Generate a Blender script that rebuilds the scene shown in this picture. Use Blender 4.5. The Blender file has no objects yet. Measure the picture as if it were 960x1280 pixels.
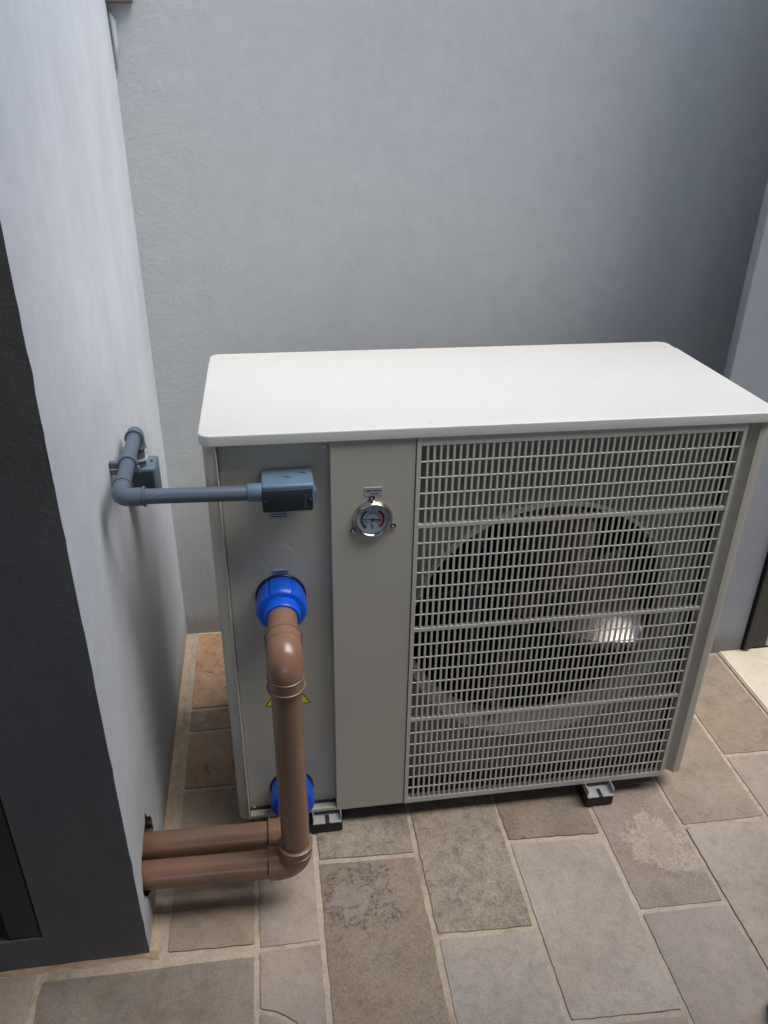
import bpy, bmesh, math, random
from mathutils import Vector, Matrix
R = math.radians
scene = bpy.context.scene
C = scene.collection
random.seed(7)

# ------------------------------------------------------------------ camera, world, sun, exposure
cam_d = bpy.data.cameras.new('camera')
cam = bpy.data.objects.new('camera', cam_d)
C.objects.link(cam)
cam.location = (0.10706, -1.13726, 1.34559)
cam.rotation_euler = (R(61.93213), R(-0.82375), R(-8.45225))
cam_d.sensor_fit = 'HORIZONTAL'
cam_d.sensor_width = 36.0
cam_d.lens = 982.92 / 960 * 36.0
cam_d.clip_start = 0.02
cam_d.clip_end = 500
scene.camera = cam

SUN_EL, SUN_AZ = 63, -26        # azimuth measured from +X towards +Y: light falls from the upper right
world = bpy.data.worlds.new('World')
scene.world = world
world.use_nodes = True
wn = world.node_tree
bg = wn.nodes['Background']
sky = wn.nodes.new('ShaderNodeTexSky')
sky.sky_type = 'NISHITA'
sky.sun_disc = False
sky.sun_elevation = R(SUN_EL)
sky.sun_rotation = R(90 - SUN_AZ)
sky.air_density = 1.0
sky.dust_density = 2.0
sky.ozone_density = 0.8
wn.links.new(sky.outputs[0], bg.inputs[0])
bg.inputs[1].default_value = 0.125
sun_d = bpy.data.lights.new('sun', 'SUN')
sun_d.energy = 1.5
sun_d.angle = R(45)
sun_d.color = (1.0, 0.975, 0.94)
sun = bpy.data.objects.new('sun', sun_d)
C.objects.link(sun)
sv = Vector((math.cos(R(SUN_EL)) * math.cos(R(SUN_AZ)), math.cos(R(SUN_EL)) * math.sin(R(SUN_AZ)), math.sin(R(SUN_EL))))
sun.rotation_euler = sv.to_track_quat('Z', 'Y').to_euler()
sun.location = sv * 6
scene.view_settings.view_transform = 'Standard'
scene.view_settings.look = 'None'
scene.view_settings.gamma = 1
scene.view_settings.exposure = 1.32
scene.cycles.max_bounces = 8
scene.cycles.diffuse_bounces = 6

# ------------------------------------------------------------------ materials
def new_mat(name):
    m = bpy.data.materials.new(name)
    m.use_nodes = True
    return m, m.node_tree, m.node_tree.nodes['Principled BSDF']

def N(nt, kind, **kw):
    n = nt.nodes.new(kind)
    for k, v in kw.items():
        if k in n.inputs: n.inputs[k].default_value = v
        else: setattr(n, k, v)
    return n

def coords(nt, scale=(1, 1, 1), rnd=False):
    tc = N(nt, 'ShaderNodeTexCoord')
    mp = N(nt, 'ShaderNodeMapping')
    mp.inputs['Scale'].default_value = scale
    if rnd:
        oi = N(nt, 'ShaderNodeObjectInfo')
        mul = N(nt, 'ShaderNodeMath', operation='MULTIPLY'); mul.inputs[1].default_value = 37.0
        add = N(nt, 'ShaderNodeVectorMath', operation='ADD')
        nt.links.new(oi.outputs['Random'], mul.inputs[0])
        nt.links.new(tc.outputs['Object'], add.inputs[0])
        nt.links.new(mul.outputs[0], add.inputs[1])
        nt.links.new(add.outputs[0], mp.inputs['Vector'])
    else:
        nt.links.new(tc.outputs['Object'], mp.inputs['Vector'])
    return mp.outputs[0]

def noise(nt, vec, scale, detail=4, rough=0.55, dist=0.0):
    n = N(nt, 'ShaderNodeTexNoise')
    n.inputs['Scale'].default_value = scale
    n.inputs['Detail'].default_value = detail
    n.inputs['Roughness'].default_value = rough
    n.inputs['Distortion'].default_value = dist
    nt.links.new(vec, n.inputs['Vector'])
    return n.outputs['Fac']

def ramp(nt, fac, stops):
    r = N(nt, 'ShaderNodeValToRGB')
    e = r.color_ramp.elements
    while len(e) < len(stops): e.new(0.5)
    for i, (p, c) in enumerate(stops):
        e[i].position = p
        e[i].color = (*c, 1) if not isinstance(c, float) else (c, c, c, 1)
    nt.links.new(fac, r.inputs[0])
    return r.outputs[0]

def mix(nt, fac, a, b, mode='MIX'):
    m = N(nt, 'ShaderNodeMixRGB', blend_type=mode)
    for s, x in ((0, fac), (1, a), (2, b)):
        if isinstance(x, (int, float)): m.inputs[s].default_value = x
        elif isinstance(x, tuple): m.inputs[s].default_value = (*x, 1)
        else: nt.links.new(x, m.inputs[s])
    return m.outputs[0]

def bump(nt, bsdf, h, strength, dist, prev=None):
    b = N(nt, 'ShaderNodeBump')
    b.inputs['Strength'].default_value = strength
    b.inputs['Distance'].default_value = dist
    nt.links.new(h, b.inputs['Height'])
    if prev is not None: nt.links.new(prev, b.inputs['Normal'])
    nt.links.new(b.outputs[0], bsdf.inputs['Normal'])
    return b.outputs[0]

def plaster(name, col, var=0.06, fine=0.35, rough=0.75, chips=None, trowel=None, foot=0.0):
    m, nt, b = new_mat(name)
    v = coords(nt)
    vs = coords(nt, (1, 1, 0.5))
    n1 = noise(nt, vs, 5.5, 4, 0.6, 0.3)
    n2 = noise(nt, v, 26, 5, 0.6)
    c = ramp(nt, n1, [(0.3, tuple(x * (1 - var) for x in col)), (0.72, tuple(x * (1 + var) for x in col))])
    c2 = ramp(nt, n2, [(0.3, 0.96), (0.7, 1.04)])
    c = mix(nt, 1.0, c, c2, 'MULTIPLY')
    if chips:
        n3 = noise(nt, v, 40, 8, 0.7)
        n4 = noise(nt, v, 3.1, 2, 0.5)
        f = ramp(nt, n3, [(0.70, 0.0), (0.74, 1.0)])
        g = ramp(nt, n4, [(0.5, 0.0), (0.6, 1.0)])
        c = mix(nt, mix(nt, 1.0, f, g, 'MULTIPLY'), c, chips)
    sep = N(nt, 'ShaderNodeSeparateXYZ'); nt.links.new(v, sep.inputs[0])
    if foot:   # splash dirt and dust on the lowest centimetres
        ad = N(nt, 'ShaderNodeMath', operation='MULTIPLY_ADD'); ad.inputs[1].default_value = -0.06
        nt.links.new(noise(nt, v, 30, 7, 0.75), ad.inputs[0]); nt.links.new(sep.outputs['Z'], ad.inputs[2])
        c = mix(nt, ramp(nt, ad.outputs[0], [(0.0, foot), (0.045, 0.0)]), c, (0.17, 0.135, 0.10))
    # small knocks and paint specks
    c = mix(nt, ramp(nt, noise(nt, v, 95, 6, 0.8), [(0.745, 0.0), (0.77, 0.5)]), c, tuple(min(1, x * 1.35) for x in col))
    nt.links.new(c, b.inputs['Base Color'])
    b.inputs['Roughness'].default_value = rough
    b.inputs['Specular IOR Level'].default_value = 0.35
    big = noise(nt, v, 7, 4, 0.55, 0.4)
    mid = noise(nt, coords(nt, (1, 1, 1.6)), 90, 4, 0.6)
    sm = noise(nt, v, 420, 3, 0.6)
    p = bump(nt, b, big, 0.25, 0.005)
    p = bump(nt, b, mid, fine, 0.0012, p)
    p = bump(nt, b, sm, fine, 0.0005, p)
    if trowel is not None:   # rougher, pitted filling near the corner
        mk = N(nt, 'ShaderNodeMapRange'); mk.inputs['From Min'].default_value = trowel[0]; mk.inputs['From Max'].default_value = trowel[1]
        mk.inputs['To Min'].default_value = 1.0; mk.inputs['To Max'].default_value = 0.0
        nt.links.new(sep.outputs['X'], mk.inputs['Value'])
        pit = ramp(nt, noise(nt, v, 75, 9, 0.78, 0.5), [(0.45, 0.0), (0.62, 1.0)])
        bump(nt, b, mix(nt, 1.0, pit, mk.outputs[0], 'MULTIPLY'), 0.4, 0.0016, p)
    return m

def plastic(name, col, rough=0.35, spec=0.5, grain=0.0, dirt=0.0, metal=0.0, coat=0.0):
    m, nt, b = new_mat(name)
    v = coords(nt)
    n1 = noise(nt, v, 30, 5, 0.65)
    k = 0.06 + dirt
    c = ramp(nt, n1, [(0.25, tuple(x * (1 - k) for x in col)), (0.75, tuple(min(1, x * (1 + k)) for x in col))])
    if dirt:
        n2 = noise(nt, v, 220, 4, 0.7)
        f = ramp(nt, n2, [(0.66, 0.0), (0.74, dirt * 3)])
        c = mix(nt, f, c, (0.5, 0.46, 0.4))
    nt.links.new(c, b.inputs['Base Color'])
    rr = ramp(nt, noise(nt, v, 60, 4), [(0.2, max(0.02, rough - 0.06)), (0.8, rough + 0.08)])
    nt.links.new(rr, b.inputs['Roughness'])
    b.inputs['Metallic'].default_value = metal
    b.inputs['Specular IOR Level'].default_value = spec
    b.inputs['Coat Weight'].default_value = coat
    if grain: bump(nt, b, noise(nt, v, 700, 3), grain, 0.0004)
    return m

def casing(name, col, specks=(0.0, 0.0), rough=0.42, plane='XY'):
    """powder-coated sheet steel with faint dust and spots; specks = (dark, light) amounts"""
    m, nt, b = new_mat(name)
    v = coords(nt)
    c = ramp(nt, noise(nt, v, 8, 4), [(0.3, tuple(x * 0.98 for x in col)), (0.7, tuple(x * 1.01 for x in col))])
    # dust gathered in a soft film
    c = mix(nt, ramp(nt, noise(nt, coords(nt, (1, 1, 0.4)), 35, 6, 0.7), [(0.5, 0.0), (0.9, 0.22)]), c, (0.45, 0.41, 0.35))
    for amt, colr, sc, seed in ((specks[0], (0.16, 0.13, 0.10), 26, 0), (specks[1], (0.92, 0.9, 0.86), 60, 5)):
        if amt:
            vo = N(nt, 'ShaderNodeTexVoronoi'); vo.inputs['Scale'].default_value = sc; vo.voronoi_dimensions = '2D'
            mp = N(nt, 'ShaderNodeMapping'); mp.inputs['Location'].default_value = (seed, seed, 0)
            if plane == 'XZ': mp.inputs['Rotation'].default_value = (R(-90), 0, 0)
            nt.links.new(v, mp.inputs[0]); nt.links.new(mp.outputs[0], vo.inputs['Vector'])
            dot = ramp(nt, vo.outputs['Distance'], [(0.02, 1.0), (0.045, 0.0)])
            sep = N(nt, 'ShaderNodeSeparateColor'); nt.links.new(vo.outputs['Color'], sep.inputs[0])
            keep = ramp(nt, sep.outputs[0], [(1 - amt, 0.0), (1 - amt + 0.01, 1.0)])
            f = mix(nt, 1.0, dot, keep, 'MULTIPLY')
            f = mix(nt, 1.0, f, ramp(nt, noise(nt, v, 9, 3), [(0.46, 0.05), (0.56, 1.0)]), 'MULTIPLY')
            if plane == 'XY':   # dirt lies on the upward face only
                ge = N(nt, 'ShaderNodeNewGeometry'); sz = N(nt, 'ShaderNodeSeparateXYZ'); nt.links.new(ge.outputs['Normal'], sz.inputs[0])
                f = mix(nt, 1.0, f, ramp(nt, sz.outputs['Z'], [(0.9, 0.0), (0.95, 1.0)]), 'MULTIPLY')
            c = mix(nt, f, c, colr)
    nt.links.new(c, b.inputs['Base Color'])
    b.inputs['Roughness'].default_value = rough
    b.inputs['Specular IOR Level'].default_value = 0.45
    p = bump(nt, b, noise(nt, v, 9, 2), 0.12, 0.002)
    bump(nt, b, noise(nt, v, 900, 2), 0.12, 0.0002, p)
    return m

def spot(nt, centre, r, v, soft=0.012):
    """irregular patch mask round a point of the tile (object space)"""
    tc = N(nt, 'ShaderNodeTexCoord')
    d = N(nt, 'ShaderNodeVectorMath', operation='DISTANCE'); d.inputs[1].default_value = (centre[0], centre[1], 0)
    nt.links.new(tc.outputs['Object'], d.inputs[0])
    n = N(nt, 'ShaderNodeMath', operation='MULTIPLY_ADD'); n.inputs[1].default_value = 0.26; n.inputs[2].default_value = -0.13
    nt.links.new(noise(nt, v, 22, 8, 0.68, 0.9), n.inputs[0])
    a = N(nt, 'ShaderNodeMath', operation='ADD')
    nt.links.new(d.outputs['Value'], a.inputs[0]); nt.links.new(n.outputs[0], a.inputs[1])
    return a.outputs[0]

def stone(name, lo, mid_, hi, stain, stain_amt=0.3, speck=0.4, rough=0.7, vein=0.0, patch=None):
    m, nt, b = new_mat(name)
    v = coords(nt, rnd=True)
    big = noise(nt, v, 6, 7, 0.66, 0.5)
    c = ramp(nt, big, [(0.30, lo), (0.5, mid_), (0.70, hi)])
    tintn = noise(nt, v, 3.2, 3, 0.5, 0.3)
    c = mix(nt, 1.0, c, ramp(nt, tintn, [(0.3, (0.98, 0.985, 0.99)), (0.7, (1.07, 1.0, 0.92))]), 'MULTIPLY')
    fine = noise(nt, v, 260, 5, 0.8)
    c = mix(nt, 1.0, c, ramp(nt, fine, [(0.3, 1 - speck * 0.75), (0.5, 1.0), (0.72, 1 + speck * 0.45)]), 'MULTIPLY')
    cl = noise(nt, v, 48, 7, 0.74, 0.6)
    c = mix(nt, 1.0, c, ramp(nt, cl, [(0.34, 1 - speck * 0.5), (0.5, 1.0), (0.66, 1 + speck * 0.22)]), 'MULTIPLY')
    st = noise(nt, v, 13, 10, 0.75, 0.8)
    c = mix(nt, ramp(nt, st, [(0.55, 0.0), (0.64, stain_amt)]), c, stain)
    if patch:
        cen, pr, pc, rim = patch
        dd = spot(nt, cen, pr, v)
        inner = ramp(nt, noise(nt, v, 70, 8, 0.75, 0.7), [(0.38, 0.25), (0.6, 0.95)])
        c = mix(nt, mix(nt, 1.0, inner, ramp(nt, dd, [(pr - 0.016, 1.0), (pr + 0.010, 0.0)]), 'MULTIPLY'), c, pc)
        sp = ramp(nt, noise(nt, v, 150, 6, 0.8), [(0.42, 0.0), (0.56, 1.0)])
        ring = ramp(nt, dd, [(pr - 0.020, 0.0), (pr, 1.0), (pr + 0.022, 0.0)])
        c = mix(nt, mix(nt, 1.0, ring, sp, 'MULTIPLY'), c, rim)
        c = mix(nt, 1.0, c, ramp(nt, fine, [(0.3, 0.85), (0.7, 1.1)]), 'MULTIPLY')
    if vein:
        wv = N(nt, 'ShaderNodeTexNoise'); wv.inputs['Scale'].default_value = 8; wv.inputs['Detail'].default_value = 9; wv.inputs['Distortion'].default_value = 1.2
        nt.links.new(v, wv.inputs['Vector'])
        f = ramp(nt, wv.outputs['Fac'], [(0.492, 0.0), (0.5, vein), (0.508, 0.0)])
        g = ramp(nt, noise(nt, v, 5, 2), [(0.5, 0.0), (0.6, 1.0)])
        c = mix(nt, mix(nt, 1.0, f, g, 'MULTIPLY'), c, (0.06, 0.055, 0.05))
    dk = noise(nt, v, 34, 9, 0.82, 0.4)
    c = mix(nt, ramp(nt, dk, [(0.665, 0.0), (0.70, 0.65)]), c, (0.075, 0.062, 0.05))
    lt = noise(nt, coords(nt, (1, 1, 1), rnd=True), 300, 3, 0.7)
    c = mix(nt, ramp(nt, lt, [(0.71, 0.0), (0.76, 0.35)]), c, (0.62, 0.57, 0.5))
    nt.links.new(c, b.inputs['Base Color'])
    nt.links.new(ramp(nt, cl, [(0.2, rough - 0.18), (0.8, rough + 0.1)]), b.inputs['Roughness'])
    b.inputs['Specular IOR Level'].default_value = 0.4
    p = bump(nt, b, st, 0.4, 0.003)
    p = bump(nt, b, cl, 0.5, 0.0014, p)
    bump(nt, b, fine, 0.5, 0.0006, p)
    return m

M = {}
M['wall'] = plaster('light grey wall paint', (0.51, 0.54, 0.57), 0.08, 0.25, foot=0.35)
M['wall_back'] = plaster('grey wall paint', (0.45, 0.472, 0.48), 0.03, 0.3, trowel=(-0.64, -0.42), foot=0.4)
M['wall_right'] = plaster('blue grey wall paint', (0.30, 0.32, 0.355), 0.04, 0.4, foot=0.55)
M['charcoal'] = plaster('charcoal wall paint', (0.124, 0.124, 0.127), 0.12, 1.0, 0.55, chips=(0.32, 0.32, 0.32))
M['hole'] = plaster('broken plaster', (0.16, 0.12, 0.09), 0.3, 1.0, 0.95)
M['ceiling'] = plaster('ceiling paint', (0.34, 0.34, 0.34), 0.05, 0.3)
M['white'] = casing('shaded cream powder coat', (0.44, 0.425, 0.365), (0.0, 0.10), plane='XZ')  # same coat as the lid, darkened: shade of the front faces in its colour
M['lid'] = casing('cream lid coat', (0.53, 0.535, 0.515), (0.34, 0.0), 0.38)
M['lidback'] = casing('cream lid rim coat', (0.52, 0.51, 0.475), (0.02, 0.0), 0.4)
M['grille'] = plastic('cream grille enamel', (0.53, 0.515, 0.46), 0.4)
M['inner'] = plastic('inner sheet metal', (0.29, 0.285, 0.26), 0.45, dirt=0.03)
M['black'] = plastic('black plastic', (0.02, 0.019, 0.018), 0.24, 0.7)
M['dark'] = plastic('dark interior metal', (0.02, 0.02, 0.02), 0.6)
M['rubber'] = plastic('black rubber', (0.015, 0.015, 0.016), 0.6)
M['frame'] = plastic('black painted steel', (0.018, 0.019, 0.02), 0.4)
M['zinc'] = plastic('galvanised steel', (0.46, 0.47, 0.46), 0.42, metal=0.35, dirt=0.05)
M['brown'] = plastic('brown pvc', (0.220, 0.125, 0.080), 0.22, 0.5, dirt=0.02)
M['blue'] = plastic('blue plastic', (0.002, 0.092, 0.60), 0.33, 0.5)
M['conduit'] = plastic('grey conduit pvc', (0.075, 0.10, 0.14), 0.38, 0.5, dirt=0.02)
M['boxgrey'] = plastic('grey box pvc', (0.095, 0.155, 0.215), 0.4, 0.5, dirt=0.02)
M['cover'] = plastic('dark box cover', (0.018, 0.026, 0.036), 0.45, 0.4)
M['blade'] = plastic('glossy dark fan blade', (0.72, 0.66, 0.60), 0.21, 0.5, dirt=0.0, metal=0.85)
M['ring'] = plastic('pale moulded plastic', (0.62, 0.63, 0.60), 0.4)
M['chrome'] = plastic('chrome', (0.55, 0.51, 0.49), 0.10, metal=1.0)
M['dial'] = plastic('dial print', (0.36, 0.42, 0.50), 0.35)
M['green'] = plastic('green print', (0.008, 0.11, 0.055), 0.4)
M['red'] = plastic('red print', (0.24, 0.01, 0.02), 0.4)
M['ink'] = plastic('black ink', (0.012, 0.012, 0.03), 0.5)
M['bluelabel'] = plastic('pale blue label', (0.16, 0.20, 0.34), 0.4)
M['label'] = plastic('silver label', (0.34, 0.34, 0.38), 0.35)
M['labeledge'] = plastic('label edge', (0.75, 0.75, 0.78), 0.35)
M['yellow'] = plastic('yellow print', (0.90, 0.66, 0.01), 0.45)
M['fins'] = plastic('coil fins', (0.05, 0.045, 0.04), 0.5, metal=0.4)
M['brownstrip'] = plastic('brown timber', (0.10, 0.075, 0.06), 0.6)
M['grout'] = stone('sandy grout', (0.38, 0.315, 0.25), (0.46, 0.39, 0.32), (0.52, 0.46, 0.38), (0.24, 0.19, 0.14), 0.55, 0.35, 0.85)
M['rust'] = stone('stained grout', (0.38, 0.27, 0.18), (0.46, 0.36, 0.26), (0.52, 0.43, 0.33), (0.42, 0.21, 0.11), 0.85, 0.3, 0.85)
M['stone_olive'] = stone('olive stone', (0.221, 0.187, 0.147), (0.298, 0.255, 0.201), (0.363, 0.310, 0.248), (0.118, 0.094, 0.071), 0.5, 0.75)
M['stone_grey'] = stone('grey stone', (0.321, 0.281, 0.242), (0.396, 0.347, 0.300), (0.452, 0.407, 0.355), (0.189, 0.165, 0.147), 0.25, 0.35, vein=0.1)
M['stone_mauve'] = stone('mauve stone', (0.289, 0.245, 0.215), (0.355, 0.302, 0.263), (0.396, 0.342, 0.298), (0.496, 0.389, 0.295), 0.35, 0.3)
M['stone_buff'] = stone('buff stone', (0.253, 0.198, 0.148), (0.314, 0.254, 0.194), (0.356, 0.293, 0.229), (0.177, 0.130, 0.094), 0.4, 0.4)
M['stone_brown'] = stone('brown stone', (0.192, 0.148, 0.114), (0.261, 0.207, 0.161), (0.321, 0.260, 0.204), (0.083, 0.059, 0.047), 0.6, 0.6)
M['stone_patch'] = stone('patchy stone', (0.291, 0.244, 0.214), (0.349, 0.288, 0.248), (0.404, 0.337, 0.287), (0.590, 0.460, 0.342), 0.75, 0.3)
M['stone_peach'] = stone('stone with peach patch', (0.248, 0.207, 0.180), (0.299, 0.252, 0.219), (0.341, 0.291, 0.253), (0.36, 0.28, 0.21), 0.3, 0.4, patch=((0.018, -0.085), 0.050, (0.42, 0.33, 0.26), (0.52, 0.43, 0.35)))
M['stone_crust'] = stone('stone with mauve patch', (0.217, 0.176, 0.136), (0.260, 0.214, 0.167), (0.297, 0.249, 0.199), (0.34, 0.21, 0.11), 0.35, 0.45, patch=((-0.028, 0.128), 0.052, (0.30, 0.245, 0.225), (0.08, 0.062, 0.05)))
M['stone_umber'] = stone('umber stone', (0.288, 0.198, 0.132), (0.360, 0.258, 0.180), (0.420, 0.312, 0.228), (0.10, 0.06, 0.04), 0.6, 0.5)
M['stone_shaded'] = stone('shaded grey stone', (0.225, 0.195, 0.165), (0.262, 0.23, 0.198), (0.29, 0.26, 0.225), (0.18, 0.15, 0.12), 0.35, 0.4, vein=0.1)  # darker stone: shade on the left front floor is put into its colour
M['stone_rusty'] = stone('rusty stone', (0.34, 0.21, 0.12), (0.44, 0.29, 0.18), (0.50, 0.36, 0.24), (0.12, 0.07, 0.045), 0.8, 0.6)
M['marble'] = stone('cream marble', (0.66, 0.60, 0.48), (0.72, 0.67, 0.56), (0.76, 0.72, 0.63), (0.60, 0.50, 0.34), 0.35, 0.1, 0.45)
mg, ntg, bgd = new_mat('clear glass')
bgd.inputs['Base Color'].default_value = (0.9, 0.95, 1, 1); bgd.inputs['Transmission Weight'].default_value = 1.0
bgd.inputs['Roughness'].default_value = 0.03; bgd.inputs['IOR'].default_value = 1.3
M['glass'] = mg

# ------------------------------------------------------------------ mesh helpers
def box(bm, x0, x1, y0, y1, z0, z1, bev=0.0, seg=2):
    vs = [bm.verts.new((x, y, z)) for z in (z0, z1) for y in (y0, y1) for x in (x0, x1)]
    fs = [bm.faces.new([vs[i] for i in q]) for q in ((0, 2, 3, 1), (4, 5, 7, 6), (0, 1, 5, 4), (2, 6, 7, 3), (0, 4, 6, 2), (1, 3, 7, 5))]
    if bev:
        es = list({e for f in fs for e in f.edges})
        bmesh.ops.bevel(bm, geom=es, offset=bev, segments=seg, profile=0.5, affect='EDGES')
    return bm

def frame_at(t):
    t = t.normalized()
    up = Vector((0, 0, 1)) if abs(t.z) < 0.9 else Vector((0, 1, 0))
    a = t.cross(up).normalized()
    return a, t.cross(a).normalized()

def tube(bm, pts, radii, seg=32, cap=True):
    """swept circle of varying radius along a polyline"""
    pts = [Vector(p) for p in pts]
    n = len(pts)
    if not hasattr(radii, '__len__'): radii = [radii] * n
    rings = []
    a = None
    for i, p in enumerate(pts):
        q0 = next((pts[j] for j in range(i - 1, -1, -1) if (pts[j] - p).length > 1e-6), None)
        q1 = next((pts[j] for j in range(i + 1, n) if (pts[j] - p).length > 1e-6), None)
        t = Vector((0, 0, 0))
        if q0 is not None: t += (p - q0).normalized()
        if q1 is not None: t += (q1 - p).normalized()
        t.normalize()
        if a is None: a, _ = frame_at(t)
        else: a = (a - t * a.dot(t)).normalized()
        b = t.cross(a)
        rings.append([bm.verts.new(p + (a * math.cos(2 * math.pi * k / seg) + b * math.sin(2 * math.pi * k / seg)) * radii[i]) for k in range(seg)])
    for r0, r1 in zip(rings, rings[1:]):
        for k in range(seg):
            f = bm.faces.new((r0[k], r0[(k + 1) % seg], r1[(k + 1) % seg], r1[k])); f.smooth = True
    if cap:
        bm.faces.new(rings[0][::-1]); bm.faces.new(rings[-1])
    return bm

def arc(p0, corner, p1, n=10):
    """quarter bend from p0 to p1 round the corner point"""
    p0, c, p1 = Vector(p0), Vector(corner), Vector(p1)
    o = p0 + p1 - c
    return [o + (p0 - o) * math.cos(t) + (p1 - o) * math.sin(t) for t in [math.pi / 2 * i / n for i in range(n + 1)]]

def prism(bm, outline, z0, z1, bev=0.0, seg=2, axis='z'):
    def P(a, b, h): return (a, b, h) if axis == 'z' else ((a, h, b) if axis == 'y' else (h, a, b))
    lo = [bm.verts.new(P(a, b, z0)) for a, b in outline]
    hi = [bm.verts.new(P(a, b, z1)) for a, b in outline]
    n = len(outline)
    f0 = bm.faces.new(lo[::-1]); f1 = bm.faces.new(hi)
    for i in range(n): bm.faces.new((lo[i], lo[(i + 1) % n], hi[(i + 1) % n], hi[i]))
    bmesh.ops.recalc_face_normals(bm, faces=bm.faces[:])
    if bev:
        bmesh.ops.bevel(bm, geom=list(f1.edges), offset=bev, segments=seg, profile=0.5, affect='EDGES')
    return bm

def rrect(x0, x1, y0, y1, r, n=8):
    out = []
    for cx, cy, a0 in ((x1 - r, y1 - r, 0), (x0 + r, y1 - r, 90), (x0 + r, y0 + r, 180), (x1 - r, y0 + r, 270)):
        for i in range(n + 1):
            t = R(a0 + 90 * i / n)
            out.append((cx + r * math.cos(t), cy + r * math.sin(t)))
    return out

def rotate_new(bm, start, mat):
    bm.verts.ensure_lookup_table()
    for v in bm.verts[start:]: v.co = mat @ v.co

ORG = {}
def root(name, loc, label, cat, group=None):
    o = bpy.data.objects.new(name, None)
    o.empty_display_size = 0.05
    C.objects.link(o)
    o.location = loc
    o['label'] = label; o['category'] = cat
    if group: o['group'] = group
    ORG[o.name] = Vector(loc)
    return o

def put(name, bm, mat, parent=None, label=None, loc=None, smooth=None, mods=()):
    """link bm (world coordinates) as one mesh object, below parent if given"""
    org = ORG[parent.name] if parent is not None else Vector((0, 0, 0))
    base = Vector(loc) if loc is not None else org
    for v in bm.verts: v.co -= base
    bmesh.ops.recalc_face_normals(bm, faces=bm.faces[:])
    me = bpy.data.meshes.new(name)
    bm.to_mesh(me); bm.free()
    me.materials.append(M[mat] if isinstance(mat, str) else mat)
    if smooth:
        me.shade_smooth() if hasattr(me, 'shade_smooth') else None
        try: me.set_sharp_from_angle(angle=R(smooth))
        except Exception: pass
    o = bpy.data.objects.new(name, me)
    C.objects.link(o)
    if parent is not None:
        o.parent = parent
        o.location = base - org
        ORG[o.name] = base
    else:
        o.location = base
        ORG[o.name] = base
    if label: o['label'] = label
    return o

def copy_at(o, loc, parent):
    c = o.copy(); C.objects.link(c); c.parent = parent; c.location = loc
    return c

def text_mesh(s, size, depth=0.0002):
    cu = bpy.data.curves.new('print', 'FONT')
    cu.body = s; cu.size = size; cu.align_x = 'CENTER'; cu.align_y = 'CENTER'; cu.extrude = depth; cu.resolution_u = 2
    o = bpy.data.objects.new('print', cu); C.objects.link(o)
    dg = bpy.context.evaluated_depsgraph_get()
    me = bpy.data.meshes.new_from_object(o.evaluated_get(dg))
    bpy.data.objects.remove(o); bpy.data.curves.remove(cu)
    return me

def text(name, s, size, pos, mat, parent):
    """upright lettering facing -Y"""
    me = text_mesh(s, size)
    bm = bmesh.new(); bm.from_mesh(me); bpy.data.meshes.remove(me)
    for v in bm.verts: v.co = Vector((v.co.x + pos[0], pos[1] - v.co.z, v.co.y + pos[2]))
    return put(name, bm, mat, parent)

B = bmesh.new

# ------------------------------------------------------------------ ground and tiles
bm = B(); box(bm, -40, 40, -40, 40, -0.30, -0.0026)
floor = put('floor', bm, 'grout')
floor['kind'] = 'structure'

def tile(pts, mat, gap=0.0056, label=None, z=0.0, th=0.012):
    """one stone: uneven outline inset from its joint lines, top slightly tilted"""
    cx = sum(p[0] for p in pts) / len(pts); cy = sum(p[1] for p in pts) / len(pts)
    n = len(pts)
    area = sum(pts[i][0] * pts[(i + 1) % n][1] - pts[(i + 1) % n][0] * pts[i][1] for i in range(n))
    if area < 0: pts = pts[::-1]
    off = []
    for i in range(n):
        p, a, b_ = Vector(pts[i]), Vector(pts[i - 1]), Vector(pts[(i + 1) % n])
        d0 = (p - a).normalized(); d1 = (b_ - p).normalized()
        n0 = Vector((-d0.y, d0.x)); n1 = Vector((-d1.y, d1.x))
        k = (n0 + n1); k = k / max(0.3, k.dot(n0))
        g = gap * random.uniform(0.85, 1.2)
        off.append(p + k * g)
    out = []
    for i in range(n):
        a, b_ = off[i], off[(i + 1) % n]
        L = (b_ - a).length
        m_ = max(2, int(L / 0.016))
        d = (b_ - a) / L
        nrm = Vector((-d.y, d.x))
        for j in range(m_):
            t = j / m_
            w = random.uniform(-0.0011, 0.0011) if j else 0
            if j == 0:
                # knocked-off corner
                prev = (off[i - 1] - a).normalized()
                out.append(a + prev * 0.0018); out.append(a + d * 0.0018)
            else: out.append(a + d * L * t + nrm * w)
    bm = B()
    tx, ty = random.uniform(-0.003, 0.003), random.uniform(-0.003, 0.003)
    dz = random.uniform(-0.0006, 0.0006)
    top = [bm.verts.new((p.x, p.y, z + dz + (p.x - cx) * tx + (p.y - cy) * ty)) for p in out]
    bot = [bm.verts.new((p.x, p.y, z - th)) for p in out]
    f = bm.faces.new(top)
    k = len(top)
    for i in range(k): bm.faces.new((top[i], bot[i], bot[(i + 1) % k], top[(i + 1) % k]))
    bmesh.ops.bevel(bm, geom=list(f.edges), offset=0.0011, segments=2, profile=0.6, affect='EDGES')
    o = put('stone_tile', bm, mat, None, None, loc=(cx, cy, 0), smooth=40)
    o.parent = floor
    if label: o['label'] = label
    return o

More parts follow.
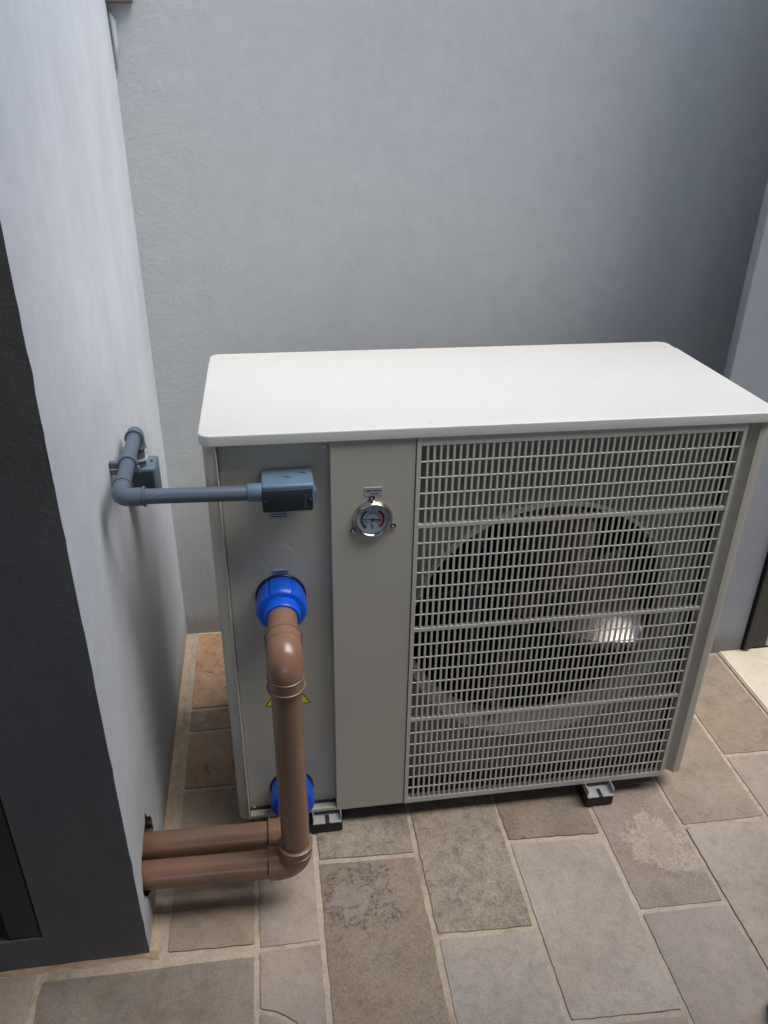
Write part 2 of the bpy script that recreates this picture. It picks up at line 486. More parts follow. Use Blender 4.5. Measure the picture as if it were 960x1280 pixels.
# joint lines read off the photograph: x of each column's borders and y of each cross joint
cols = [-1.72, -1.51, -1.32, -1.13, -0.93, -0.735, -0.535, -0.337]
def column(x0, x1, cuts, mats):
    for i in range(len(cuts) - 1):
        a, b_ = cuts[i], cuts[i + 1]
        if isinstance(a, tuple): al, ar = a
        else: al = ar = a
        if isinstance(b_, tuple): bl, br = b_
        else: bl = br = b_
        tile([(x0, al), (x1, ar), (x1, br), (x0, bl)], mats[i % len(mats)])
G, O_, V_, U, W_, P_ = 'stone_grey', 'stone_olive', 'stone_mauve', 'stone_buff', 'stone_brown', 'stone_patch'
# left of the wall end, in front of the charcoal face
for k, (a, b_) in enumerate(zip(cols, cols[1:])):
    ys = [-0.236]; y = -0.25
    while y > -1.9:
        y -= random.uniform(0.22, 0.42); ys.append(y)
    ys.reverse()
    column(a, b_, ys, [random.choice([G, V_, U, G]) for _ in ys])
# strip between the wall and the unit, then on under the unit
column(-0.130, 0.031, [(-0.238, -0.244), 0.134, 0.312, (0.389, 0.391), 0.702], [U, 'stone_umber', 'stone_umber', 'stone_rusty'])
column(-0.337, 0.031, [-1.9, -1.45, -1.08, -0.72, (-0.252, -0.256)], [G, V_, U, 'stone_shaded'])
# second column, with the cracked tile at its foot
column(0.031, 0.148, [-0.252, 0.20, 0.45, 0.702], [V_, W_, W_])
tile([(0.031, -0.357), (0.060, -0.366), (0.090, -0.386), (0.115, -0.42), (0.148, -0.44), (0.148, -0.252), (0.031, -0.252)], V_, gap=0.0042)
tile([(0.031, -0.60), (0.148, -0.60), (0.148, -0.44), (0.115, -0.42), (0.090, -0.386), (0.060, -0.366), (0.031, -0.357)], G, gap=0.0042)
column(0.031, 0.148, [-1.9, -1.3, -0.95, -0.60], [G, U, V_])
column(0.148, 0.350, [-1.9, -1.2, -0.82, -0.50, (-0.085, -0.093), 0.28, 0.702], [G, V_, U, 'stone_crust', O_, W_])
column(0.350, 0.537, [-1.9, -1.4, -0.95, -0.62, (-0.270, -0.279), 0.14, 0.47, 0.702], [V_, G, U, G, O_, W_, U])
column(0.537, 0.738, [-1.9, -1.2, -0.80, (-0.449, -0.459), (-0.089, -0.100), 0.22, 0.55, 0.702], [U, G, V_, G, W_, U, U])
column(0.738, 0.912, [-1.9, -1.3, -0.90, -0.62, (-0.274, -0.278), 0.17, 0.48, 0.702], [G, U, G, V_, 'stone_peach', U, G])
column(0.912, 1.103, [-1.9, -1.35, -0.98, -0.55, (-0.102, -0.104), 0.21, 0.50, 0.702], [V_, U, G, G, U, G, U])
column(1.103, 1.283, [-1.9, -1.3, -0.86, -0.50, -0.22, (0.073, 0.070), 0.430], [G, V_, U, G, V_, U])
xs = [1.303, 1.50, 1.69, 1.88, 2.08, 2.27]
for a, b_ in zip(xs, xs[1:]):
    ys = [0.02]; y = 0.02
    while y > -1.9:
        y -= random.uniform(0.22, 0.42); ys.append(y)
    ys.reverse()
    column(a, b_, ys, [random.choice([G, V_, U, O_]) for _ in ys])
column(1.283, 1.303 + 0.0, [], [])
# stained mortar along the foot of the left wall
bm = B()
for i in range(24):
    t = i / 23; y = -0.236 + t * 0.93
    w = 0.004 + 0.004 * math.sin(i * 1.9) + random.uniform(0, 0.003)
    for sgn, zz in ((0, 0.004), (1, -0.0025)):
        bm.verts.new((-0.160 + (0.0 if sgn == 0 else 0.012 + w), y, zz * 0.5))
bm.verts.ensure_lookup_table()
for i in range(23):
    bm.faces.new([bm.verts[j] for j in (2 * i, 2 * i + 1, 2 * i + 3, 2 * i + 2)])
o = put('mortar_fillet', bm, 'rust', None); o.parent = floor
bm = B()
for i in range(40):
    t = i / 39; x = -1.7 + t * 1.56
    w = 0.009 + 0.004 * math.sin(i * 2.3) + random.uniform(0, 0.003)
    for sgn, zz in ((0, 0.004), (1, -0.0025)):
        bm.verts.new((x, -0.229 - (0 if sgn == 0 else w), zz))
bm.verts.ensure_lookup_table()
for i in range(39):
    bm.faces.new([bm.verts[j] for j in (2 * i, 2 * i + 1, 2 * i + 3, 2 * i + 2)])
o = put('mortar_fillet', bm, 'rust', None); o.parent = floor
# cream marble slab by the black frame
bm = B(); box(bm, 1.2925, 2.6, 0.03, 0.4345, -0.012, 0.0035, 0.0015)
o = put('marble_slab', bm, 'marble', None); o.parent = floor
o['label'] = 'cream marble slab beside the paving at the foot of the right wall'

bm = B(); box(bm, 1.2865, 1.2922, 0.03, 0.4345, -0.006, 0.0015, 0.0008); o = put('slab_joint', bm, 'rust', None); o.parent = floor
# ------------------------------------------------------------------ walls
XW = -0.157      # bright face of the left wall
YP = -0.231      # its dark end face
YB = 0.707       # back wall
H = 2.14
EDGE = -0.72    # edge of the roof over the near side; open sky beyond it
wl = root('left_wall', (XW, YP, 0), 'plastered wall on the left with a bright side face, holding the conduit and the pipe hole', 'wall')
def ragged(cy, cz, a, b_, n=34):
    out = []
    for i in range(n):
        t = 2 * math.pi * i / n
        k = 1 + random.uniform(-0.07, 0.07)
        out.append((cy + a * k * math.cos(t), cz + b_ * k * math.sin(t)))
    out[n // 4 - 2] = (cy + a * 0.42, cz + b_ * 1.28)
    return out
hole = ragged(-0.122, 0.116, 0.072, 0.062)
bm = B()
outer = [bm.verts.new((XW, y, z)) for y, z in ((YP, -0.02), (YB, -0.02), (YB, H), (YP, H))]
inner = [bm.verts.new((XW, y, z)) for y, z in hole]
es = [bm.edges.new((outer[i], outer[(i + 1) % 4])) for i in range(4)]
es += [bm.edges.new((inner[i], inner[(i + 1) % len(inner)])) for i in range(len(inner))]
bmesh.ops.triangle_fill(bm, use_beauty=True, edges=es)
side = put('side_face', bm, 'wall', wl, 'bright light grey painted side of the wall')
bm = B()
r0 = [bm.verts.new((XW, y, z)) for y, z in hole]
r1 = [bm.verts.new((XW - 0.03, y + random.uniform(-.004, .004), z + random.uniform(-.004, .004))) for y, z in hole]
r2 = [bm.verts.new((XW - 0.14, -0.122 + (y + 0.122) * 0.9, 0.116 + (z - 0.116) * 0.9)) for y, z in hole]
for a, b_ in ((r0, r1), (r1, r2)):
    for i in range(len(a)): bm.faces.new((a[i], a[(i + 1) % len(a)], b_[(i + 1) % len(a)], b_[i]))
bm.faces.new(r2)
put('pipe_hole', bm, 'hole', side)
# end face with the dark doorway left of it (jamb x=-0.322, sill z=0.08)
bm = B(); xj = -0.322
# slightly wavy vertical arris and wall base
nz = 60
prev = None
def ed(z): return XW + 0.0006 * math.sin(z * 31) + 0.0009 * math.sin(z * 83 + 1) + random.uniform(-0.0005, 0.0005)
for i in range(nz + 1):
    z = -0.02 + (H + 0.02) * i / nz
    a = bm.verts.new((xj, YP - 0.0005, max(z, -0.02))); b_ = bm.verts.new((ed(z), YP - 0.0005, z))
    if prev: bm.faces.new((prev[0], prev[1], b_, a))
    prev = (a, b_)
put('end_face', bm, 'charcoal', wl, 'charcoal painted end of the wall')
bm = B(); box(bm, -3.2, xj, YP - 0.0005, YP + 0.13, -0.02, 0.079, 0.002)
box(bm, -3.2, xj, YP - 0.0005, YP + 0.13, 2.05, H)
box(bm, -3.2, -1.15, YP - 0.0005, YP + 0.13, 0.079, 2.05)
box(bm, xj - 0.001, xj + 0.002, YP + 0.0505, YP + 0.2, 0.079, 2.05)
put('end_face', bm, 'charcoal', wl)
bm = B(); box(bm, -3.2, XW - 0.15, YP + 0.20, YB + 0.1, -0.02, H)   # masonry behind
box(bm, -3.2, XW - 0.002, YP + 0.45, YB + 0.1, H - 0.02, H)
put('core', bm, 'dark', wl)
# black door in the opening
dl = root('black_metal_door', (-0.6, YP + 0.07, 0.08), 'black metal door in the opening at the left edge, above the charcoal kerb', 'door')
bm = B(); box(bm, -0.376, -0.3245, YP + 0.001, YP + 0.05, 0.080, 2.05, 0.003)
box(bm, -1.149, -1.10, YP + 0.03, YP + 0.08, 0.080, 2.05, 0.003)
box(bm, -1.10, -0.372, YP + 0.03, YP + 0.08, 2.0, 2.05, 0.003)
put('door_frame', bm, 'frame', dl)
bm = B(); box(bm, -1.10, -0.376, YP + 0.055, YP + 0.11, 0.080, 2.07)
leaf = put('door_leaf', bm, 'frame', dl)
for z in (0.16, 0.30, 0.44):
    bm = B(); box(bm, -1.09, -0.378, YP + 0.03, YP + 0.0548, z, z + 0.022, 0.003)
    put('rail', bm, 'frame', leaf)

# back wall
wb = root('back_wall', (0.5, YB, 0), 'tall plain grey plastered wall behind the white heat pump', 'wall')
bm = B()
XR = 1.135; YR = 0.435; rr = 0.0015
pts = [(-0.35, YB), (0.6, YB), (1.75, YB)]
vsl = [(bm.verts.new((x, y, -0.02)), bm.verts.new((x, y, H))) for x, y in pts]
for a, b_ in zip(vsl, vsl[1:]):
    f = bm.faces.new((a[0], b_[0], b_[1], a[1])); f.smooth = True
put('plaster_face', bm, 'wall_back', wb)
bm = B(); box(bm, -3.2, 3.2, YB + 0.15, YB + 0.3, -0.02, H); box(bm, 1.70, 1.85, YR + 0.22, YB + 0.14, -0.02, H); put('core', bm, 'ceiling', wb)
# bead of filler standing in the upper left corner
bm = B()
tube(bm, [(XW + 0.004, YB - 0.002, 1.37), (XW + 0.007, YB - 0.002, 1.42), (XW + 0.007, YB - 0.003, 1.46), (XW + 0.002, YB - 0.003, 1.478)], [0.0005, 0.004, 0.006, 0.002], 10)
put('filler_bead', bm, 'wall', wb)
# right wall: return and front face, with the black frame
wr = root('right_wall', (XR, YR, 0), 'blue grey plastered wall on the right edge behind the heat pump', 'wall')
bm = B()
prev = None
for i in range(41):
    z = -0.02 + (H + 0.02) * i / 40
    e = XR + random.uniform(-0.0007, 0.0007)
    row = [bm.verts.new((1.75, YR + 0.030, z)), bm.verts.new((XR + 0.012, YR + 0.030, z)), bm.verts.new((XR + 0.003, YR + 0.028, z)), bm.verts.new((XR, YR + 0.022, z)), bm.verts.new((e - 0.0005, YR + 0.004, z)), bm.verts.new((e + 0.003, YR, z)), bm.verts.new((1.354, YR, z))]
    if prev:
        for j in range(6): bm.faces.new((prev[j], prev[j + 1], row[j + 1], row[j]))
    prev = row
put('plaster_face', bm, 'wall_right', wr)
bm = B(); box(bm, 1.354, 3.2, YR + 0.065, YR + 0.12, -0.02, H); box(bm, 1.354, 3.2, YR, YR + 0.12, 2.10, H); put('core', bm, 'wall', wr)
dr = root('black_door_frame', (1.40, YR, 0), 'black metal frame standing on the cream slab at the right edge', 'door frame')
bm = B(); box(bm, 1.358, 1.378, YR - 0.012, YR + 0.06, 0.009, 2.05, 0.002); put('upright', bm, 'frame', dr)
bm = B(); box(bm, 1.380, 1.425, YR - 0.004, YR + 0.05, 0.009, 2.05, 0.002); put('upright', bm, 'frame', dr)
bm = B(); box(bm, 1.427, 2.6, YR + 0.02, YR + 0.04, 0.05, 2.13); put('door_panel', bm, 'frame', dr)
bm = B(); box(bm, 1.427, 2.6, YR - 0.002, YR + 0.05, 0.009, 0.048, 0.002); put('bottom_rail', bm, 'zinc', dr)
# brown strip just entering the frame on the back wall
bm = B(); box(bm, XW + 0.001, -0.108, YB - 0.02, YB - 0.002, 1.4895, 1.53, 0.001)
o = put('timber_strip', bm, 'brownstrip'); o['label'] = 'thin dark brown strip at the top of the grey back wall in the left corner'; o['category'] = 'strip'
# roof over the camera side and the room's other walls (out of frame, they shade the court)
rf = root('roof_slab', (0, -1.5, H), 'grey roof slab over the near side of the court, above the camera', 'roof')
bm = B(); box(bm, -3.2, 3.2, -4.0, EDGE, H, H + 0.15); box(bm, -3.2, XW - 0.002, EDGE, YB + 0.3, H, H + 0.15); box(bm, XW - 0.002, 0.26, EDGE, -0.16, H, H + 0.15)  # last piece is added to shade the left front floor and the recessed panel
put('slab', bm, 'ceiling', rf)
wf = root('rear_room_wall', (0, -3.9, 0), 'grey wall of the room behind the camera', 'wall')
bm = B(); box(bm, -3.2, -1.3, -4.0, -3.85, -0.02, H); box(bm, 1.3, 3.2, -4.0, -3.85, -0.02, H)
box(bm, -1.3, 1.3, -4.0, -3.85, -0.02, 0.9); box(bm, -1.3, 1.3, -4.0, -3.85, 2.2, H)   # opening added to let sky light onto the front faces
box(bm, -3.3, -3.2, -4.0, YP, -0.02, H); box(bm, 3.0, 3.15, -3.84, YR - 0.01, -0.02, H); put('face', bm, 'ceiling', wf)

# ------------------------------------------------------------------ heat pump
W = 0.952
ZB, ZT = 0.045, 0.8652
hp = root('heat_pump', (W / 2, 0.2, 0), 'white swimming pool heat pump with a large fan grille standing on the stone paving', 'heat pump')
# lid
LY0, LY1, LTOP = -0.0060, 0.4262, 0.8822
bm = B()
prism(bm, rrect(-0.0040, 0.9590, LY0, LY1, 0.020), 0.8655, LTOP - 0.0012, 0.0022, 3)
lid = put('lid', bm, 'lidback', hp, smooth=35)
out = [(x, y) for x, y in rrect(-0.0044, 0.9594, LY0 - 0.0004, 0.600, 0.0204) if y < 0.3]
out = [(0.9594, 0.3735)] + [(-0.0044, 0.3735)] + out
bm = B()
prism(bm, out, 0.8653, LTOP, 0.0020, 3)
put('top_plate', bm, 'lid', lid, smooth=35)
# corner posts (horizontal profile extruded)
def post(prof, z0=ZB, z1=ZT):
    bm = B()
    lo = [bm.verts.new((x, y, z0)) for x, y in prof]; hi = [bm.verts.new((x, y, z1)) for x, y in prof]
    for i in range(len(prof)):
        j = (i + 1) % len(prof)
        bm.faces.new((lo[i], lo[j], hi[j], hi[i]))
    bm.faces.new(lo[::-1]); bm.faces.new(hi)
    return bm
def fillet(cx, cy, r, a0, a1, n=6): return [(cx + r * math.cos(R(a0 + (a1 - a0) * i / n)), cy + r * math.sin(R(a0 + (a1 - a0) * i / n))) for i in range(n + 1)]
pl = [(0.0, 0.42)] + fillet(0.014, 0.014, 0.014, 180, 262) + [(0.0192, -0.0004), (0.0194, -0.0030), (0.0206, -0.0036), (0.0216, -0.0028), (0.0218, 0.024), (0.004, 0.03), (0.004, 0.42)]
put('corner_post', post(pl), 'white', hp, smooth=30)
pr = [(W, 0.40)] + fillet(W - 0.006, 0.010, 0.006, 0, -80, 5) + [(W - 0.020, 0.0015), (W - 0.0245, 0.009), (W - 0.030, 0.0125), (0.9085, 0.0125), (0.9085, 0.0150), (W - 0.026, 0.0155), (W - 0.018, 0.006), (W - 0.006, 0.012), (W - 0.004, 0.03), (W - 0.004, 0.40)]
put('corner_post', post(pr), 'white', hp, smooth=30)
bm = B(); box(bm, 0.0225, 0.1985, 0.0195, 0.0215, ZB + 0.001, ZT)
cp = put('connection_panel', bm, 'white', hp)
bm = B(); box(bm, 0.0222, 0.1966, -0.0004, 0.0194, ZB - 0.0005, ZB + 0.0075, 0.0008); put('bottom_flange', bm, 'white', cp)
bm = B(); box(bm, 0.1968, 0.3352, -0.0012, 0.0190, ZB - 0.001, ZT, 0.0012)
mp_ = put('front_panel', bm, 'white', hp)
bm = B(); box(bm, 0.006, W - 0.006, 0.395, 0.403, ZB, ZT); put('rear_panel', bm, 'white', hp)
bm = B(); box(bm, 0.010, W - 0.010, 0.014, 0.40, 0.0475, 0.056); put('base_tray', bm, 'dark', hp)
bm = B(); box(bm, 0.338, 0.342, 0.012, 0.39, 0.056, ZT); put('partition', bm, 'inner', hp)
# round blanking cover embossed above the outlet
bm = B(); tube(bm, [(0.108, 0.0205, 0.646), (0.108, 0.01942, 0.646), (0.108, 0.01938, 0.646)], [0.026, 0.026, 0.0245], 40)
put('blanking_disc', bm, 'white', cp)
# screws
for x, z in ((0.186, 0.052), (0.190, 0.845), (0.030, 0.845), (0.030, 0.054)):
    bm = B(); tube(bm, [(x, 0.0198, z), (x, 0.0170, z), (x, 0.0162, z)], [0.0042, 0.0042, 0.0028], 14)
    put('screw', bm, 'zinc', cp, smooth=35)

# grille: frame, three wide bands, upright bars and thin cross bars
GX0, GX1, GZ0, GZ1 = 0.3365, 0.9058, ZB - 0.001, ZT
HX0, HX1, HZ0, HZ1 = 0.3440, 0.8990, 0.0565, 0.8490
bm = B()
box(bm, GX0, HX0, -0.0028, 0.010, GZ0, GZ1, 0.0008); box(bm, HX1, GX1, -0.0028, 0.010, GZ0, GZ1, 0.0008)
box(bm, HX0, HX1, -0.0024, 0.010, GZ0, HZ0); box(bm, HX0, HX1, -0.0024, 0.010, HZ1, GZ1)
gr = put('grille', bm, 'grille', hp)
NB = 51
pitch = (HX1 - HX0) / NB
bm = B(); box(bm, HX0 + pitch - 0.00205, HX0 + pitch + 0.00205, -0.0017, 0.0008, HZ0, HZ1, 0.0005, 1)
bar0 = put('upright_bar', bm, 'grille', gr)
for i in range(1, NB - 1): copy_at(bar0, bar0.location + Vector((pitch * i, 0, 0)), gr)
bands = [0.7010, 0.4850, 0.2695]
levels = [HZ1] + bands + [HZ0]
nrow = [5, 7, 7, 7]
first = None
for s in range(4):
    zt = levels[s] - (0.004 if s else 0); zb = levels[s + 1] + (0.004 if s < 3 else 0)
    for k in range(1, nrow[s]):
        z = zt - (zt - zb) * k / nrow[s]
        if first is None:
            bm = B(); box(bm, HX0, HX1, -0.0020, 0.0004, z - 0.0013, z + 0.0013, 0.0004, 1)
            first = put('cross_bar', bm, 'grille', gr); z_first = z
        else: copy_at(first, first.location + Vector((0, 0, z - z_first)), gr)
for z in bands:
    bm = B(); box(bm, HX0, HX1, -0.0021, 0.006, z - 0.004, z + 0.004, 0.0008)
    put('band', bm, 'grille', gr)

# fan shroud with bell mouth
bm = B(); box(bm, 0.9462, 0.9475, 0.020, 0.39, 0.057, 0.86); put('gap_shade_sheet', bm, 'dark', hp)  # dark sheet added as the shade in the gap beside the shroud
FX, FZ = 0.607, 0.438
SX0, SX1, SZ0, SZ1, SY = 0.343, 0.909, 0.057, 0.862, 0.052
bm = B()
nn = 72
rr_o = 0.262
ring = [bm.verts.new((FX + rr_o * math.cos(2 * math.pi * i / nn), SY, FZ + rr_o * math.sin(2 * math.pi * i / nn))) for i in range(nn)]
oc = [bm.verts.new((x, SY, z)) for x, z in ((SX0, SZ0), (SX1, SZ0), (SX1, SZ1), (SX0, SZ1))]
es = [bm.edges.new((oc[i], oc[(i + 1) % 4])) for i in range(4)] + [bm.edges.new((ring[i], ring[(i + 1) % nn])) for i in range(nn)]
bmesh.ops.triangle_fill(bm, use_beauty=True, edges=es)
put('fan_shroud', bm, 'inner', hp)
bm = B()
prof = [(0.2695, SY - 0.0012), (0.269, SY - 0.016), (0.2675, SY - 0.018), (0.2645, SY - 0.014), (0.262, SY + 0.004), (0.261, SY + 0.022), (0.260, SY + 0.050), (0.262, SY + 0.052)]
rs = [[bm.verts.new((FX + r * math.cos(2 * math.pi * i / nn), y, FZ + r * math.sin(2 * math.pi * i / nn))) for i in range(nn)] for r, y in prof]
for a, b_ in zip(rs, rs[1:]):
    for i in range(nn):
        f = bm.faces.new((a[i], a[(i + 1) % nn], b_[(i + 1) % nn], b_[i])); f.smooth = True
put('bell_mouth', bm, 'ring', hp)
# evaporator fins behind
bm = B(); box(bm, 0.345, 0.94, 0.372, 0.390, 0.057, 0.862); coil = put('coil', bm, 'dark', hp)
bm = B()
for i in range(110):
    x = 0.35 + i * 0.0052
    box(bm, x, x + 0.0012, 0.362, 0.3718, 0.06, 0.86)
f = put('fins', bm, 'fins', coil); f['kind'] = 'stuff'
# motor on its bracket
bm = B(); tube(bm, [(FX, 0.235, FZ), (FX, 0.24, FZ), (FX, 0.33, FZ), (FX, 0.345, FZ)], [0.05, 0.062, 0.062, 0.045], 28)
put('motor', bm, 'dark', hp)
for dx in (-0.06, 0.06):
    bm = B(); box(bm, FX + dx - 0.012, FX + dx + 0.012, 0.300, 0.310, 0.058, 0.86, 0.002)
    put('motor_bracket', bm, 'inner', hp)
# fan: hub and three serrated blades
YF = 0.165
bm = B(); tube(bm, [(FX, YF + 0.05, FZ), (FX, YF - 0.012, FZ), (FX, YF - 0.026, FZ), (FX, YF - 0.032, FZ)], [0.052, 0.052, 0.044, 0.02], 36)
fan = put('fan', bm, 'black', hp, smooth=40)
def blade(ang):
    bm = B()
    nr, nc = 14, 34
    grid = []
    for i in range(nr + 1):
        u = i / nr
        r = 0.046 + (0.250 - 0.046) * u
        row = []
        lead = R(ang + 6 + 4 * u)          # leading edge sweeps forward
        trail = R(ang - 50 + 28 * u)
        for j in range(nc + 1):
            v = j / nc
            t = lead + (trail - lead) * v
            rad = r
            if i == nr: rad -= 0.012 * (abs(2 * v - 1) ** 3)
            yy = YF + 0.050 - 0.055 * v - 0.105 * v ** 1.4 * (0.62 + 0.38 * u)
            row.append((FX + rad * math.cos(t), yy, FZ + rad * math.sin(t)))
        grid.append(row)
    # saw teeth along the trailing edge
    top = [[bm.verts.new(p) for p in row] for row in grid]
    bot = [[bm.verts.new((x, y + 0.0025, z)) for x, y, z in row] for row in grid]
    for i in range(nr):
        for j in range(nc):
            for g, fl in ((top, 0), (bot, 1)):
                q = [g[i][j], g[i][j + 1], g[i + 1][j + 1], g[i + 1][j]]
                f = bm.faces.new(q[::-1] if fl else q); f.smooth = True
    rim = [(0, j) for j in range(nc)] + [(i, nc) for i in range(nr)] + [(nr, j) for j in range(nc, 0, -1)] + [(i, 0) for i in range(nr, 0, -1)]
    for a, b_ in zip(rim, rim[1:] + rim[:1]):
        bm.faces.new((top[a[0]][a[1]], bot[a[0]][a[1]], bot[b_[0]][b_[1]], top[b_[0]][b_[1]]))
    nt_ = 22
    for k in range(nt_):
        ra = 0.085 + (0.232 - 0.085) * k / nt_; rb = 0.085 + (0.232 - 0.085) * (k + 0.85) / nt_
        P3 = []
        for rr_, ex in ((ra, 0), (rb, 0), ((ra + rb) / 2 + 0.002, 0.013)):
            u_ = (rr_ - 0.046) / 0.192
            t_ = R(ang - 50 + 28 * u_) - ex / rr_
            P3.append(Vector((FX + rr_ * math.cos(t_), YF + 0.050 - 0.055 - 0.105 * (0.62 + 0.38 * u_) - ex * 0.8, FZ + rr_ * math.sin(t_))))
        d = Vector((0, 0.0025, 0))
        v6 = [bm.verts.new(p) for p in P3 + [p + d for p in P3]]
        bm.faces.new(v6[:3]); bm.faces.new(v6[3:][::-1])
        bm.faces.new((v6[0], v6[3], v6[5], v6[2])); bm.faces.new((v6[1], v6[2], v6[5], v6[4]))
    put('blade', bm, 'blade', fan)
for a in (5, 95, 185, 275): blade(a)
# mounting feet: bent galvanised lugs on rubber blocks
def foot(x0, y0, sgn):
    bm = B()
    x1 = x0 + 0.058
    y1 = y0 + sgn * 0.05
    ya, yb = min(y0, y1), max(y0, y1)
    xm = (x0 + x1) / 2
    box(bm, x0, x1, ya + (0.022 if sgn > 0 else 0), yb - (0.022 if sgn < 0 else 0), 0.0295, 0.0315)
    if sgn > 0:
        box(bm, x0, xm - 0.0045, ya, ya + 0.022, 0.0295, 0.0315); box(bm, xm + 0.0045, x1, ya, ya + 0.022, 0.0295, 0.0315)
    else:
        box(bm, x0, xm - 0.0045, yb - 0.022, yb, 0.0295, 0.0315); box(bm, xm + 0.0045, x1, yb - 0.022, yb, 0.0295, 0.0315)
    for xx in (x0, x1 - 0.0018):
        box(bm, xx, xx + 0.0018, ya + 0.004, yb, 0.0315, 0.0465)
    ft = put('foot', bm, 'zinc', hp)
    bm = B(); box(bm, x0 - 0.002, x1 + 0.002, ya + sgn * 0.003, yb + 0.02, 0.0005, 0.0292, 0.003)
    put('rubber_block', bm, 'rubber', ft)
foot(0.147, -0.020, 1); foot(0.729, -0.030, 1)
foot(0.147, 0.424, -1); foot(0.729, 0.424, -1)
# pressure gauge
gx, gz = 0.2655, 0.721
bm = B()
gp = [(0.0340, -0.0012), (0.0342, -0.003), (0.0320, -0.0045), (0.0315, -0.0085), (0.0300, -0.0100), (0.0280, -0.0095), (0.0266, -0.0050)]
ns = 48
rs = [[bm.verts.new((gx + r * math.cos(2 * math.pi * i / ns), y, gz + r * math.sin(2 * math.pi * i / ns))) for i in range(ns)] for r, y in gp]
for a, b_ in zip(rs, rs[1:]):
    for i in range(ns):
        f = bm.faces.new((a[i], a[(i + 1) % ns], b_[(i + 1) % ns], b_[i])); f.smooth = True
gg = put('pressure_gauge', bm, 'chrome', hp, 'round chrome pressure gauge')
bm = B(); tube(bm, [(gx, -0.0014, gz), (gx, -0.0030, gz)], 0.0268, 40); put('dial', bm, 'dial', gg)
def arcband(r0, r1, a0, a1, y, n=20, cx=gx, cz=gz, th=0.0003):
    bm = B()
    pts = [(cx + r0 * math.cos(R(a0 + (a1 - a0) * i / n)), cz + r0 * math.sin(R(a0 + (a1 - a0) * i / n))) for i in range(n + 1)]
    pts += [(cx + r1 * math.cos(R(a1 + (a0 - a1) * i / n)), cz + r1 * math.sin(R(a1 + (a0 - a1) * i / n))) for i in range(n + 1)]
    lo = [bm.verts.new((x, y, z)) for x, z in pts]
    m_ = n + 1
    for i in range(n): bm.faces.new((lo[i], lo[i + 1], lo[2 * m_ - 2 - i], lo[2 * m_ - 1 - i]))
    return bm
put('green_arc', arcband(0.0162, 0.0205, 236, 122, -0.0034), 'green', gg)
put('red_arc', arcband(0.0162, 0.0205, 56, -52, -0.0034), 'red', gg)
put('scale_arc', arcband(0.0115, 0.0122, 215, -35, -0.0034, 30), 'bluelabel', gg)
bm = B()
for i in range(26):
    a = R(225 - 270 * i / 25)
    ca, sa = math.cos(a), math.sin(a)
    l = 0.0035 if i % 5 == 0 else 0.0018
    p = [((0.0115) , 0.0003), ((0.0115 + l), 0.0003), ((0.0115 + l), -0.0003), (0.0115, -0.0003)]
    bm.faces.new([bm.verts.new((gx + u * ca - w * sa, -0.0036, gz + u * sa + w * ca)) for u, w in p])
put('scale_marks', bm, 'ink', gg)
bm = B()
a = R(174); ca, sa = math.cos(a), math.sin(a)
prism(bm, [(gx + u * ca - w * sa, gz + u * sa + w * ca) for u, w in ((-0.014, -0.0013), (-0.014, 0.0013), (0, 0.0008), (0.0185, 0.0002), (0.0185, -0.0002), (0, -0.0008))], -0.0048, -0.0042, axis='y')
put('needle', bm, 'ink', gg)
bm = B(); tube(bm, [(gx, -0.0040, gz), (gx, -0.0054, gz)], 0.0026, 18); put('needle_hub', bm, 'ink', gg)
text('dial_print', 'bar', 0.0048, (gx, -0.0036, gz - 0.0115), 'ink', gg)
text('dial_print', 'psi', 0.0036, (gx, -0.0036, gz - 0.0155), 'ink', gg)
for a in (92, 212, -24):
    ux, uz = math.cos(R(a)), math.sin(R(a))
    bm = B()
    lx, lz = gx + 0.0385 * ux, gz + 0.0385 * uz
    tube(bm, [(lx, -0.0011, lz), (lx, -0.0028, lz)], 0.0055, 20)
    tube(bm, [(lx, -0.0028, lz), (lx, -0.0052, lz), (lx, -0.0062, lz)], [0.0036, 0.0036, 0.002], 16)
    put('mounting_lug', bm, 'chrome', gg, smooth=35)
# labels
def sticker(x0, x1, z0, z1, y, mat, edge=True):
    bm = B(); box(bm, x0, x1, y, y + 0.0006, z0, z1)
    s = put('sticker', bm, mat, hp)
    if edge:
        bm = B(); box(bm, x0, x1, y - 0.0003, y + 0.0002, z1 - 0.0018, z1 - 0.0001)
        put('edge_line', bm, 'labeledge', s)
    return s
s = sticker(0.2515, 0.2815, 0.7640, 0.7800, -0.0019, 'label')
text('print', 'High Pressure', 0.0044, (0.267, -0.0021, 0.7740), 'ink', s)
bm = B(); box(bm, 0.262, 0.275, -0.0021, -0.0019, 0.7672, 0.7684); put('print', bm, 'ink', s)
s = sticker(0.0955, 0.1225, 0.6080, 0.6220, 0.0188, 'bluelabel')
text('print', 'OUTLET', 0.0042, (0.109, 0.0186, 0.6155), 'ink', s)
s = sticker(0.0950, 0.1290, 0.7200, 0.7410, 0.0188, 'label', False)
for z in (0.7240, 0.7285, 0.7330, 0.7375):
    bm = B(); box(bm, 0.099, 0.125, 0.0185, 0.0188, z, z + 0.0016); put('print', bm, 'ink', s)
